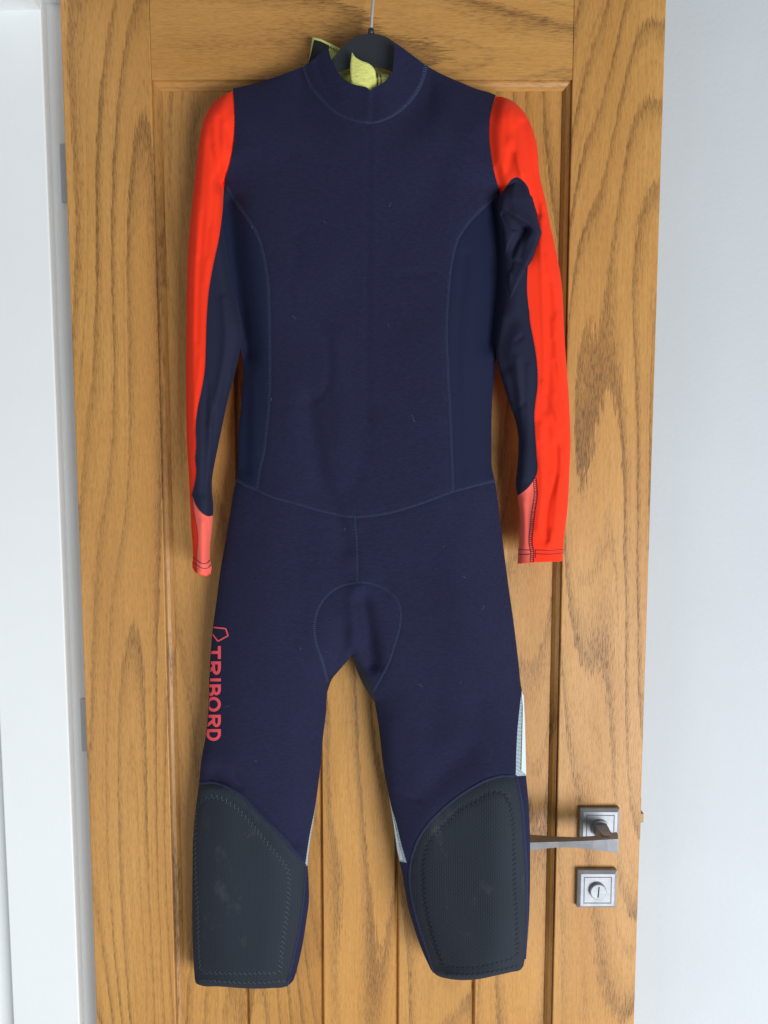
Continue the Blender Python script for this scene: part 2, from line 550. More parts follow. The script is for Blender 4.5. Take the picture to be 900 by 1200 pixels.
# ------------------------------------------------------------------ door frame (reveal of the doorway, face on)
SX = W(47.5, 10, -20)[0]           # right edge of the stop
SXL = W(4.0, 950, -20)[0]          # its left edge
ZHS = W(20, 12, -20)[2]            # under side of the head stop at the jamb
ZHL = W(60, 5, -38)[2]
frame = thing('door_frame', 'white painted door lining with stop on the hinge side of the oak door', 'door frame', (SX, 0.03, 0))
m = MB(); m.box(SX - 0.125, XL + 0.003, 0.038, 0.068, 0, ZHL + 0.02)
m.build('lining', M_FRAME, frame, bevel=0.001)
m = MB(); m.box(SXL, SX, 0.020, 0.0378, 0, ZHS + 0.01)
m.build('stop', M_FRAME, frame, bevel=0.0018, seg=3)
m = MB(); m.box(SX - 0.125, XL + 0.003, -0.60, 0.0375, ZHL, ZHL + 0.03)
m.build('head_lining', M_FRAME, frame, bevel=0.001)
m = MB(); m.box(SXL, SX - 0.0004, -0.60, 0.0373, ZHS, ZHL - 0.0003)
m.build('head_stop', M_FRAME, frame, bevel=0.0018, seg=3)
m = MB(); m.box(SX - 0.150, SX - 0.1255, 0.030, 0.100, 0, ZHL + 0.02)
m.build('architrave', M_FRAME, frame, bevel=0.004)


# ------------------------------------------------------------------ curves in photograph pixels
def crom(pts, step=3.0):
    P = np.asarray(pts, float)
    if len(P) == 2:
        n = max(1, int(np.hypot(*(P[1] - P[0])) / step))
        return P[0] + (P[1] - P[0]) * np.linspace(0, 1, n + 1)[:, None]
    Q = np.vstack([2 * P[0] - P[1], P, 2 * P[-1] - P[-2]])
    out = []
    for i in range(1, len(Q) - 2):
        p0, p1, p2, p3 = Q[i - 1:i + 3]
        n = max(2, int(math.ceil(np.hypot(*(p2 - p1)) / step)))
        # centripetal style tangents keep the curve from overshooting
        d0, d1, d2 = (max(np.hypot(*(b - a_)), 1e-6) for a_, b in ((p0, p1), (p1, p2), (p2, p3)))
        m1 = d1 * ((p1 - p0) / d0 * d1 + (p2 - p1) / d1 * d0) / (d0 + d1)
        m2 = d1 * ((p2 - p1) / d1 * d2 + (p3 - p2) / d2 * d1) / (d1 + d2)
        for t in np.linspace(0, 1, n, endpoint=False):
            t2, t3 = t * t, t * t * t
            out.append((2 * t3 - 3 * t2 + 1) * p1 + (t3 - 2 * t2 + t) * m1 + (-2 * t3 + 3 * t2) * p2 + (t3 - t2) * m2)
    out.append(P[-1])
    return np.array(out)


def resamp(C, step):
    d = np.r_[0, np.cumsum(np.hypot(*np.diff(C, axis=0).T))]
    n = max(2, int(round(d[-1] / step)) + 1)
    s = np.linspace(0, d[-1], n)
    return np.stack([np.interp(s, d, C[:, 0]), np.interp(s, d, C[:, 1])], 1)


def pdist(P, C):
    """distance of points P to polyline C"""
    P = np.asarray(P, float)
    A, B = C[:-1], C[1:]
    out = np.full(len(P), 1e9)
    AB = B - A
    L2 = np.maximum((AB ** 2).sum(1), 1e-9)
    for i0 in range(0, len(P), 4000):
        p = P[i0:i0 + 4000]
        t = ((p[:, None, :] - A[None]) * AB[None]).sum(2) / L2[None]
        t = np.clip(t, 0, 1)
        q = A[None] + t[..., None] * AB[None]
        out[i0:i0 + 4000] = np.sqrt(((p[:, None, :] - q) ** 2).sum(2).min(1))
    return out


def gauss(P, C, w):
    """exp(-(distance to C / w)^2), worked out only near the curve"""
    out = np.zeros(len(P))
    lo, hi = C.min(0) - 3.2 * w, C.max(0) + 3.2 * w
    k = np.where((P[:, 0] > lo[0]) & (P[:, 0] < hi[0]) & (P[:, 1] > lo[1]) & (P[:, 1] < hi[1]))[0]
    if len(k): out[k] = np.exp(-(pdist(P[k], C) / w) ** 2)
    return out


def inside(P, poly):
    P = np.asarray(P, float)
    poly = np.asarray(poly, float)
    x, y = P[:, 0], P[:, 1]
    r = np.zeros(len(P), bool)
    xa, ya = poly[-1]
    for xb, yb in poly:
        c = ((yb > y) != (ya > y))
        with np.errstate(divide='ignore', invalid='ignore'):
            xi = (xa - xb) * (y - yb) / (ya - yb) + xb
        r ^= c & (x < xi)
        xa, ya = xb, yb
    return r


def smoothnoise(P, sx, sy, seed):
    r = np.random.default_rng(seed)
    out = np.zeros(len(P))
    for k in range(7):
        a = r.uniform(-1, 1)
        b = r.uniform(-1, 1)
        out += np.sin(P[:, 0] / sx * (0.6 + k * 0.35) * (1 if a > 0 else -1) + P[:, 1] / sy * b * 2 + r.uniform(0, 6.28)) / (1 + 0.5 * k)
    return out / 3


def triangulate(outline, seams, step):
    """constrained triangulation of the outline with the seams as edges"""
    allc = [np.vstack([outline, outline[:1]])] + seams
    x0, y0 = outline.min(0)
    x1, y1 = outline.max(0)
    gxs = np.arange(x0, x1, step)
    gys = np.arange(y0, y1, step * 0.87)
    G = np.array([(x + (step / 2 if j % 2 else 0), y) for j, y in enumerate(gys) for x in gxs])
    G = G[inside(G, outline)]
    dm = np.min([pdist(G, resamp(c, 5)) for c in allc], axis=0)
    G = G[dm > step * 0.55]
    # a finer row just inside the outline keeps the rolled edge round
    vs, es = [], []
    for c in allc:
        n0 = len(vs)
        vs += [Vector((float(a), float(b))) for a, b in c]
        es += [(n0 + i, n0 + i + 1) for i in range(len(c) - 1)]
    vs += [Vector((float(a), float(b))) for a, b in G]
    res = delaunay_2d_cdt(vs, es, [], 0, 1e-4)
    V = np.array([(v.x, v.y) for v in res[0]])
    F = np.array([f for f in res[2] if len(f) == 3])
    cen = V[F].mean(1)
    T3 = V[F]
    ar = np.abs((T3[:, 1, 0] - T3[:, 0, 0]) * (T3[:, 2, 1] - T3[:, 0, 1]) - (T3[:, 1, 1] - T3[:, 0, 1]) * (T3[:, 2, 0] - T3[:, 0, 0])) / 2
    k = inside(cen, outline) & (ar > 0.06)
    return V, F[k], cen[k]


def part_from(V, F, D, sel, name, mat, parent, label=None):
    f = F[sel]
    if len(f) == 0: return None
    idx, inv = np.unique(f, return_inverse=True)
    P = Wn(V[idx], D[idx])
    f = inv.reshape(f.shape)
    q = V[idx][f]
    sa = (q[:, 1, 0] - q[:, 0, 0]) * (q[:, 2, 1] - q[:, 0, 1]) - (q[:, 1, 1] - q[:, 0, 1]) * (q[:, 2, 0] - q[:, 0, 0])
    flip = sa > 0            # one winding for all: every face looks at the room
    f[flip] = f[flip][:, ::-1]
    nrm = np.cross(P[f[:, 1]] - P[f[:, 0]], P[f[:, 2]] - P[f[:, 0]])
    if nrm[:, 1].sum() > 0: f = f[:, ::-1]
    return mesh(name, P, f, mat, parent, True, label)


def ribbon(C, half, dfun, lift, name, mat, parent, dome=0.6):
    C = resamp(C, 3.0)
    T = np.gradient(C, axis=0)
    T /= np.maximum(np.hypot(T[:, 0], T[:, 1]), 1e-6)[:, None]
    Nn = np.stack([-T[:, 1], T[:, 0]], 1)
    rows = []
    for s, l in ((-1, -0.25), (-0.8, lift), (0, lift + dome), (0.8, lift), (1, -0.25)):
        Q = C + Nn * half * s
        rows.append(Wn(Q, dfun(C) * 0.5 + dfun(Q) * 0.5 + l))
    n = len(C)
    vs = np.vstack(rows)
    fs = [(r * n + i, r * n + i + 1, (r + 1) * n + i + 1, (r + 1) * n + i) for r in range(4) for i in range(n - 1)]
    mm = MB()
    mm.add(vs, fs)
    return mm.build(name, mat, parent, True)


def ticks(C, half, dfun, lift, step, mb, slant=0.0, r=0.28, zig=False):
    """short cross stitches, or a zigzag, along the curve"""
    C = resamp(C, step)
    T = np.gradient(C, axis=0)
    T /= np.maximum(np.hypot(T[:, 0], T[:, 1]), 1e-6)[:, None]
    Nn = np.stack([-T[:, 1], T[:, 0]], 1)
    jit = rng.uniform(-0.25, 0.25, len(C))
    if zig:
        s = np.where(np.arange(len(C)) % 2 == 0, 1, -1)
        A = C + Nn * (half * s + jit)[:, None]
        B = np.roll(A, -1, axis=0)
        A, B = A[:-1], B[:-1]
    else:
        A = C + Nn * half + T * slant + jit[:, None] * T
        B = C - Nn * half - T * slant + jit[:, None] * T
    PA, PB, PM = Wn(A, dfun(A) + lift * 0.4), Wn(B, dfun(B) + lift * 0.4), Wn((A + B) / 2, dfun((A + B) / 2) + lift + 0.15)
    for a_, m_, b_ in zip(PA, PM, PB): mb.tube([a_, m_, b_], r / 1000, 3, False)


def thread(C, dfun, lift, mb, r=0.3, dash=None):
    C = resamp(C, 2.5)
    P = Wn(C, dfun(C) + lift)
    if dash:
        for i in range(0, len(P) - dash, dash + 1): mb.tube(P[i:i + dash + 1], r / 1000, 4, True)
    else:
        mb.tube(P, r / 1000, 4)


# ------------------------------------------------------------------ wetsuit: outline and seams (photograph pixels)
sh_l = crom([(273, 103.5), (290, 100), (306, 95.5), (321, 90.7), (340, 84), (356, 77.5)])
neck = crom([(356, 77.5), (363, 97), (375, 113), (394, 130), (414, 139.5), (436, 142.5), (455, 137), (472, 125.5), (487, 108.5), (495, 93), (499, 76.5)])
sh_r = crom([(499, 76.5), (512, 84), (525, 90.3), (540, 96.5), (560, 104.7), (574, 108.5), (581, 111.5)])
arm_r = crom([(581, 111.5), (575.5, 130), (573.3, 150), (575, 178), (580, 205), (586, 226)])
side_r = crom([(586, 226), (590, 260), (593, 300), (591, 340), (587, 377), (581, 423), (577, 467), (576, 520), (577, 551), (580, 563)])
hip_r = crom([(580, 563), (585, 600), (589, 633), (595, 680), (602, 730), (608, 780), (611, 806), (613.5, 816), (614.5, 840), (615.5, 870), (616.5, 909)])
calf_r = crom([(616.5, 909), (618.5, 930), (620.5, 960), (621.3, 1000), (621, 1045), (619, 1090), (616, 1118), (613.5, 1132)])
hem_r = crom([(613.5, 1132), (610, 1136.5), (600, 1139), (580, 1143.5), (560, 1147.6), (545, 1148.6), (525, 1147), (512, 1143), (505, 1136.5)])
in_r = crom([(505, 1136.5), (500, 1126), (492, 1107), (485, 1086), (479.5, 1068), (474, 1040), (471, 1022), (468, 1009.5), (465, 995), (460, 960), (454.5, 926),
             (449.5, 900), (446, 870), (442.5, 842), (439, 822.5)])
cr_r = crom([(439, 822.5), (430, 810), (423, 797), (417, 782), (413, 767)])
cr_l = crom([(413, 767), (405, 777), (398, 785), (389, 796), (383.3, 812)])
in_l = crom([(383.3, 812), (382, 836), (379, 860), (375.7, 897), (373, 920), (368.6, 953), (362.5, 992), (360.5, 1014), (361.6, 1032), (362, 1056), (358.6, 1082), (353, 1115),
             (347, 1140)])
hem_l = crom([(347, 1140), (343, 1150), (335, 1156), (318, 1158), (293, 1158.5), (256, 1156), (236, 1155), (230, 1152.5), (228, 1146)])
calf_l = crom([(228, 1146), (226.5, 1120), (225.5, 1087), (225.5, 1030), (227, 973), (229.7, 945), (233.4, 918)])
hip_l = crom([(233.4, 918), (236, 890), (240.5, 866), (243.7, 838), (245, 803), (247, 763), (250, 731), (253.5, 706), (258, 670), (265, 630), (270, 600), (274.5, 572), (277.5, 562)])
side_l = crom([(277.5, 562), (279, 545), (279, 525), (279.7, 503), (281.7, 483), (284, 457), (284.5, 423), (279, 395), (270, 362), (262, 325), (257, 285), (256, 250), (262.5, 214)])
arm_l = crom([(262.5, 214), (268.7, 194), (272.7, 175), (275, 150), (275, 130), (274, 114), (273, 103.5)])
pieces = [sh_l, neck, sh_r, arm_r, side_r, hip_r, calf_r, hem_r, in_r, cr_r, cr_l, in_l, hem_l, calf_l, hip_l, side_l, arm_l]
outline = np.vstack([p[:-1] for p in pieces])

s_prl = crom([(262.5, 214), (275, 233), (288, 252.5), (296, 264), (304, 281), (310, 306), (313.7, 330), (315, 357), (316, 397), (316, 450), (314.5, 483), (312, 505), (309, 530), (304, 552), (301, 573.5)])
s_prr = crom([(586, 226), (571, 238), (550, 259), (536, 280), (529, 306), (524.5, 347), (522.5, 388), (524, 430), (526, 472), (528.5, 530), (530, 576)])
s_wst = crom([(277.5, 562), (289, 568.5), (301, 573.5), (320, 582), (345, 589), (380, 599), (415, 605), (450, 601.5), (490, 590.5), (530, 576), (555, 569), (580, 563)])
s_cen = crom([(415, 605), (417.5, 640), (418, 682.5)])
s_gus = crom([(383.5, 799), (377, 774), (370, 753), (368, 732), (373, 712), (385, 695.5), (400, 686), (418, 682.5), (434, 683), (450, 689), (463, 700.5), (469, 717), (467.5, 735), (462, 755), (453.5, 780), (444, 798), (437.5, 810)])
s_bll = crom([(398, 785), (390, 790), (384, 797), (383.3, 812)])
s_blr = crom([(413, 767), (421, 776), (429, 788), (434, 799), (437.5, 810), (439, 822.5)])
s_kl = crom([(233.4, 918), (250, 917), (267, 922.5), (283, 933), (297, 946.5), (313, 963), (330, 980), (347, 1000.5), (357.5, 1015)])
s_klr = crom([(357.5, 1015), (357.4, 1024), (356.5, 1042), (353, 1070), (349, 1097), (344, 1120), (339.5, 1140), (336, 1155.8)])
s_krt = crom([(482, 1007), (488, 988), (500, 968), (517, 950), (537, 933.5), (555, 922), (571, 914), (587, 909.7), (604.5, 909.5)])
s_krl = crom([(482, 1007), (480, 1020), (480.6, 1040), (484, 1060), (490, 1083), (500, 1113), (508.5, 1139.5)])
s_krr = crom([(604.5, 909.5), (608, 925), (611.7, 947), (614, 980), (616, 1010), (616.8, 1050), (616.8, 1090), (614.5, 1124)])
s_ref_r = crom([(611.5, 809), (609, 830), (606.5, 855), (605, 885), (604.5, 909.5)])
s_ref_rm = crom([(613.6, 817), (612.3, 850), (611.5, 880), (611, 903)])
s_ref_rb = crom([(604.5, 909.5), (616.5, 909)])
s_ref_i = crom([(454.5, 926), (458, 943), (464, 963), (470.5, 990), (476.5, 1011)])
s_ref_ib = crom([(468, 1009.5), (476.5, 1011), (481, 1012)])
s_ref_im = crom([(457.5, 945), (463, 968), (468, 991), (472, 1009.8)])
s_ref_l = crom([(373, 920), (369.5, 945), (363, 978), (357.5, 1015)])
seams = [s_prl, s_prr, s_wst, s_cen, s_gus, s_bll, s_blr, s_kl, s_klr, s_krt, s_krl, s_krr, s_ref_r, s_ref_rb, s_ref_i, s_ref_ib, s_ref_l]

side_edges = [sh_l, np.vstack([side_l[::-1], hip_l[::-1], calf_l[::-1]]),
              sh_r, np.vstack([side_r, hip_r, calf_r]),
              np.vstack([in_r, cr_r, cr_l, in_l])]
side_c = [resamp(c, 7) for c in side_edges]
neck_c = resamp(neck, 8)
arm_c = [resamp(arm_r, 7), resamp(arm_l, 7)]
hem_c = [resamp(hem_r, 6), resamp(hem_l, 6)]
EDGE = 25.0
# folds: polyline, half width in px, height in mm (negative = hollow)
FOLDS = [
    ([(424, 705), (431, 738), (437, 778)], 9, -10), ([(404, 735), (399, 765), (392, 790)], 9, -4), ([(418, 690), (414, 740), (413, 765)], 10, 5),
    ([(361, 470), (368, 520), (378, 570), (394, 602), (405, 640)], 12, -5.0), ([(384, 400), (386, 440), (377, 462), (366, 470)], 4, -1.6),
    ([(395, 395), (399, 450), (400, 520)], 13, 2.2), ([(410, 575), (424, 540), (430, 480)], 12, -1.6),
    ([(433, 145), (432, 300), (430, 400), (431, 500)], 3.0, -0.9), ([(436, 150), (436, 340)], 6, 0.7),
    ([(338, 332), (342, 356)], 3, -1.1), ([(470, 322), (505, 319)], 4, -0.9), ([(348, 275), (345, 310)], 7, -1.0),
    ([(255, 905), (277, 918), (297, 936), (323, 961), (345, 985)], 10, -5.5), ([(275, 905), (283, 922)], 4, -2.2),
    ([(240, 925), (270, 928), (297, 951), (330, 985), (352, 1012)], 7, 3.0),
    ([(465, 927), (478, 935), (490, 937)], 3.2, -1.8), ([(494, 935), (520, 905), (545, 880)], 14, -2.5),
    ([(565, 830), (580, 865), (588, 900)], 18, -3.0), ([(460, 850), (458, 890), (462, 925)], 12, 2.0),
    ([(272, 235), (277, 300), (283, 350), (289, 410)], 12, -13), ([(290, 420), (289, 500), (287, 548)], 8, -3.0), ([(296, 440), (297, 530)], 6, 1.5),
    ([(545, 300), (536, 400), (538, 500), (541, 565)], 6, -1.5), ([(580, 245), (582, 320), (577, 400)], 12, -11),
    ([(360, 75), (370, 100)], 5, -1.0), ([(300, 620), (330, 640), (352, 660)], 12, -1.4), ([(424, 625), (440, 660), (455, 690)], 8, -1.4),
    ([(560, 590), (540, 640), (536, 700)], 18, 1.5), ([(320, 720), (315, 800), (310, 870)], 24, 2.5), ([(540, 720), (540, 800), (530, 870)], 22, 2.0),
    ([(312, 140), (335, 180)], 16, -1.2), ([(540, 130), (520, 190), (505, 230)], 16, -1.4), ([(400, 300), (360, 330)], 22, 1.0),
]
FOLDS = [(crom(p, 4), w, h) for p, w, h in FOLDS]


def collar_depth(P):
    u = np.clip((P[:, 0] - 428) / 76, -1, 1)
    return EDGE + 2 + 24 * (1 - u * u)


def body_depth(P):
    P = np.asarray(P, float)
    d = np.min([pdist(P, c) for c in side_c], axis=0)
    d = np.minimum(d, 30 + np.minimum(pdist(P, arm_c[0]), pdist(P, arm_c[1])))
    leg = np.clip((P[:, 1] - 600) / 200, 0, 1)
    R = 74 - 26 * leg
    H = 25 - 2 * leg
    q = np.clip(d / R, 0, 1)
    pr = 0.45 * np.sqrt(1 - (1 - q) ** 2) + 0.55 * (1 - (1 - q) ** 2)
    D = EDGE + H * pr
    w = gauss(P, neck_c, 26)
    D = D * (1 - w) + collar_depth(P) * w
    # the lever stands behind this leg and holds it off the door
    sx, sy = np.clip((P[:, 0] - 455) / 165, 0, 1), np.clip((P[:, 1] - 800) / 170, 0, 1)
    D += 34 * sx * sx * (3 - 2 * sx) * sy * sy * (3 - 2 * sy)
    dh = np.minimum(pdist(P, hem_c[0]), pdist(P, hem_c[1]))
    hq = np.clip(dh / 7, 0, 1)
    D -= 9 * (1 - np.sqrt(1 - (1 - hq) ** 2)) * np.clip(q * 6, 0, 1)
    env = np.clip(d / 14, 0, 1)
    for c, hw, h in FOLDS:
        D += h * gauss(P, c, hw) * np.clip(d / 7, 0, 1)
    D += env * (0.9 * smoothnoise(P, 46, 90, 3) + 0.35 * smoothnoise(P, 17, 30, 5))
    return D


def seam_dip(P):
    """panels dive a little into their seams"""
    s = np.zeros(len(P))
    for c in (s_prl, s_prr, s_wst, s_cen, s_gus):
        s -= 0.9 * gauss(P, c, 3.2)
    for c in (s_kl, s_klr, s_krt, s_krl, s_krr):
        s -= 0.9 * gauss(P, c, 3.5)
    return s


zk_l = crom([(230, 950), (235, 939), (245, 934), (260, 936), (273, 944), (287, 957), (300, 972), (313, 988), (327, 1005), (336.5, 1018), (339, 1035), (337.5, 1058), (334, 1087), (330, 1117), (327.5, 1143)])
zk_ll = crom([(230, 950), (228.7, 970), (228.5, 1000), (230, 1043), (231.7, 1067), (232.5, 1108), (234.5, 1137)])
zk_lb = crom([(237, 1140), (280, 1141), (326, 1140)])
zk_lc = crom([(236, 1148), (270, 1151), (305, 1151.5), (334, 1149)])
zk_r = crom([(518, 1131.5), (511.7, 1113), (503, 1083), (498, 1058), (495.8, 1033), (496.7, 1007), (503, 987), (520, 968), (538, 950), (560, 938), (578, 929), (588, 930), (596.7, 942), (601, 963), (602.5, 1000),
             (602.8, 1033), (605, 1067), (606, 1100), (606, 1122)])
zk_rb = crom([(524, 1133), (555, 1134), (580, 1129), (603, 1122)])
zk_rc = crom([(523, 1141.5), (555, 1142), (580, 1138), (607, 1131.5)])


def body_surface(P):
    P = np.asarray(P, float)
    D = body_depth(P) + seam_dip(P)
    for c in (zk_l, zk_ll, zk_lb, zk_r, zk_rb):
        D -= 0.7 * gauss(P, c, 2.4)
    return D


hemc = Vector(W(425, 1156, 28))
suit = thing('wetsuit', 'navy wetsuit with red sleeves and dark knee pads hanging on an oak door', 'wetsuit', hemc)

V, F, CEN = triangulate(outline, seams, 3.8)
D = body_surface(V)
left_of = lambda c, *ext: inside(CEN, np.vstack([c, np.array(ext, float)]))
reg = np.full(len(CEN), -1)
names = []


def region(mask, name, mat, label=None):
    global reg
    k = len(names)
    names.append((name, mat, label))
    reg = np.where((reg < 0) & mask, k, reg)


region(left_of(np.vstack([s_prl, s_wst[:np.argmin(pdist(s_wst, np.array([[301, 573.5], [301.1, 573.5]]))) + 1][::-1]]), (150, 562), (150, 214)), 'side_panel', M_SIDE)
ir = np.argmin(np.hypot(s_wst[:, 0] - 530, s_wst[:, 1] - 576))
region(left_of(np.vstack([s_prr, s_wst[ir:]]), (700, 563), (700, 226)), 'side_panel', M_SIDE)
region(left_of(s_wst, (800, 563), (800, 0), (100, 0), (100, 562)), 'torso_panel', M_NAVY)
region(left_of(s_bll, (389, 800)), 'inner_lining', M_BLACK)
region(left_of(s_blr, (428, 812), (414, 785)), 'inner_lining', M_BLACK)
region(left_of(s_gus, (439, 822), (411, 767), (398, 785)), 'crotch_gusset', M_NAVY)
region(left_of(np.vstack([s_kl, s_klr]), (336, 1200), (150, 1200), (150, 918)), 'knee_pad', M_PAD, 'dark slate knee pad with pale rubbed patches below the red lettering')
region(left_of(s_klr, (336, 1200), (420, 1200), (420, 1015)), 'calf_panel', M_NAVY)
region(left_of(s_ref_l, (420, 1015), (420, 920)), 'reflective_strip', M_REFG)
region(left_of(np.vstack([s_krl[::-1], s_krt, s_krr]), (614, 1200), (508, 1200)), 'knee_pad', M_PAD, 'dark slate knee pad beside the door lever')
region(left_of(s_krr, (614, 1200), (700, 1200), (700, 909)), 'calf_panel', M_NAVY)
region(left_of(np.vstack([s_krl, ]), (508, 1200), (430, 1200), (430, 1009), (468, 1009.5), (476.5, 1011)), 'calf_panel', M_NAVY)
region(left_of(s_ref_r, (660, 909), (660, 800)), 'reflective_strip', M_REFG)
region(left_of(s_ref_i, (468, 1009.5), (420, 1009), (420, 926)), 'reflective_strip', M_REFG)
region(CEN[:, 0] < 416.5, 'leg_panel', M_NAVY)
region(np.ones(len(CEN), bool), 'leg_panel', M_NAVY)
parts = {}
for k, (nm, mt, lb) in enumerate(names):
    o = part_from(V, F, D, reg == k, nm, mt, suit, lb)
    parts[k] = o
legL, legR = parts[len(names) - 2], parts[len(names) - 1]
torso = parts[2]

# back of the suit, towards the door
back_out = np.vstack([p[:-1] for p in pieces if p is not neck][:1] + [crom([(356, 77.5), (380, 92), (427, 100), (475, 92), (499, 76.5)])[:-1]] + [p[:-1] for p in pieces[2:]])
Vb, Fb, Cb = triangulate(back_out, [], 9)
db = np.min([pdist(Vb, c) for c in side_edges + [arm_l, arm_r]], axis=0)
sxb, syb = np.clip((Vb[:, 0] - 455) / 165, 0, 1), np.clip((Vb[:, 1] - 800) / 170, 0, 1)
Db = EDGE + 34 * sxb * sxb * (3 - 2 * sxb) * syb * syb * (3 - 2 * syb) - 13 * np.sqrt(np.clip(1 - (1 - np.clip(db / 40, 0, 1)) ** 2, 0, 1))
part_from(Vb, Fb, Db, np.ones(len(Fb), bool), 'back_panel', M_NAVY, suit)

# white edge of the reflective strips
for c, hw in ((s_ref_rm, 1.9), (s_ref_im, 1.2)):
    pass
for poly in ([(611.3, 812), (613.6, 815), (615, 840), (615.8, 870), (616.6, 908), (611, 903), (611.5, 880), (612.3, 850), (612.6, 828)],
             [(455.5, 932), (458.5, 950), (463, 975), (466, 998), (468.5, 1008), (472.5, 1008), (469, 996), (464, 972), (459.5, 950)]):
    pl = np.array(poly)
    mm = MB()
    vs = Wn(pl, body_depth(pl) + 1.6)
    vs2 = Wn(pl, body_depth(pl) + 0.3)
    n = len(pl)
    mm.add(np.vstack([vs, vs2]), [tuple(range(n))] + [(i, n + i, n + (i + 1) % n, (i + 1) % n) for i in range(n)])
    mm.build('reflective_edge', M_REFW, suit)

# ------------------------------------------------------------------ seams with cover stitching
for c, hw in ((s_prl, 2.3), (s_prr, 2.5), (s_wst, 2.3), (s_cen, 2.2), (s_gus, 2.2), (neck, 2.8)):
    sr = ribbon(c, hw, body_surface, 0.25, 'seam', M_SEAM, suit, 0.35)
    mb = MB()
    ticks(c, hw * 0.78, body_surface, 1.1, 2.5, mb, 0.35, 0.30)
    mb.build('stitching', M_THR, sr)
for c, hw in ((s_kl, 2.2), (s_klr, 1.5), (s_krt, 2.0), (s_krl, 1.5), (s_krr, 2.0)):
    sr = ribbon(c, hw, body_surface, 0.45, 'seam', M_SEAM, suit, 0.5)
    mb = MB()
    ticks(c, hw * 0.6, body_surface, 1.25, 2.6, mb, 0.5, 0.2)
    mb.build('stitching', M_THR, sr)
for k, cs in ((6, (zk_l, zk_ll, zk_lb, zk_lc)), (9, (zk_r, zk_rb, zk_rc))):
    mb = MB()
    for j, c in enumerate(cs):
        ticks(c, 2.3 if j == 0 else 1.4, body_surface, 0.5, 2.9, mb, 0, 0.27, zig=True)
    mb.build('stitching', M_PTHR if k == 6 else M_KTHR, parts[k])

# ------------------------------------------------------------------ collar and neck
col_out = np.vstack([crom([(356, 77.5), (364, 72), (375, 62), (384.5, 53)])[:-1],
                     crom([(384.5, 53), (387, 66), (394, 81), (402, 91.5), (412, 98), (424, 101), (430, 102.5), (434, 106.5)])[:-1],
                     crom([(434, 106.5), (437.5, 102.5), (442, 101), (450, 96), (460, 84)])[:-1],
                     crom([(460, 84), (461.5, 68), (463, 50)])[:-1],
                     crom([(463, 50), (473, 57), (487, 67.5), (499, 76.5)])[:-1], neck[::-1][:-1]])
rim = np.vstack([crom([(384.5, 53), (387, 66), (394, 81), (402, 91.5), (412, 98), (424, 101), (430, 102.5), (434, 106.5)])[:-1],
                 crom([(434, 106.5), (437.5, 102.5), (442, 101), (450, 96), (460, 84)])[:-1], crom([(460, 84), (461.5, 68), (463, 50)])])


def collar_surface(P):
    P = np.asarray(P, float)
    D = collar_depth(P) + 0.5
    D += 3.2 * np.exp(-(pdist(P, rim) / 9) ** 2) * 0.4
    x = P[:, 0] - 434.5
    D += np.where(x < 0, 2.2 * np.exp(-(x / 8) ** 2), 2.2 * np.exp(-(x / 1.2) ** 2) - 2.2 * np.exp(-(x / 7) ** 2) + 2.2 * np.exp(-(x / 1.2) ** 2) * 0) * np.clip((P[:, 1] - 100) / 6, 0, 1) * np.clip((142 - P[:, 1]) / 8, 0, 1)
    D -= 1.6 * np.exp(-(pdist(P, crom([(372, 74), (376, 92), (392, 112)])) / 4) ** 2)
    return D


Vc, Fc, Cc = triangulate(col_out, [], 3.2)
collar = part_from(Vc, Fc, collar_surface(Vc), np.ones(len(Fc), bool), 'collar', M_NAVY, suit)
# thickness of the collar edge and its inside
n = len(rim)
A = Wn(rim, collar_surface(rim))
B = Wn(rim + np.array([0.0, 0.4]), collar_surface(rim) - 3.0)
C2 = Wn(rim + np.array([0, 8.0]), collar_surface(rim) - 3.4)
mm = MB()
mm.add(np.vstack([A, B, C2]), [(r * n + i, r * n + i + 1, (r + 1) * n + i + 1, (r + 1) * n + i) for r in range(2) for i in range(n - 1)])
mm.build('collar_edge', M_YEDGE, collar, True)


def sheet(name, poly, dep, thick, mat, parent, step=3.0, label=None, sm=True):
    """thin cloth piece of real thickness; dep(P) gives its front depth"""
    poly = np.asarray(poly, float)
    V_, F_, C_ = triangulate(poly, [], step)
    Dd = dep(V_)
    P1, P2 = Wn(V_, Dd), Wn(V_, Dd - thick)
    nv = len(V_)
    # border edges
    from collections import Counter
    cnt = Counter()
    for f in F_:
        for a_, b_ in ((f[0], f[1]), (f[1], f[2]), (f[2], f[0])): cnt[(min(a_, b_), max(a_, b_))] += 1
    fs = [tuple(f) for f in F_] + [tuple(x + nv for x in f[::-1]) for f in F_]
    fs += [(a_, b_, b_ + nv, a_ + nv) for (a_, b_), k in cnt.items() if k == 1]
    mm = MB()
    mm.add(np.vstack([P1, P2]), fs)
    return mm.build(name, mat, parent, sm, label=label)


lining = sheet('neck_lining', [(361, 80), (366.2, 43.2), (376, 45.5), (388, 51.5), (402, 58.5), (420, 74), (440, 79), (455, 80), (466, 84), (470, 100), (450, 118), (415, 118), (385, 112), (368, 100)],
               lambda P: 12 + 0.03 * (P[:, 0] - 360) + 28 * np.clip((P[:, 1] - 81) / 10, 0, 1) * np.clip((P[:, 0] - 395) / 15, 0, 1) * np.clip((462 - P[:, 0]) / 7, 0, 1), 2.5, M_YEL, suit, 4, 'pale lime inside of the back collar')
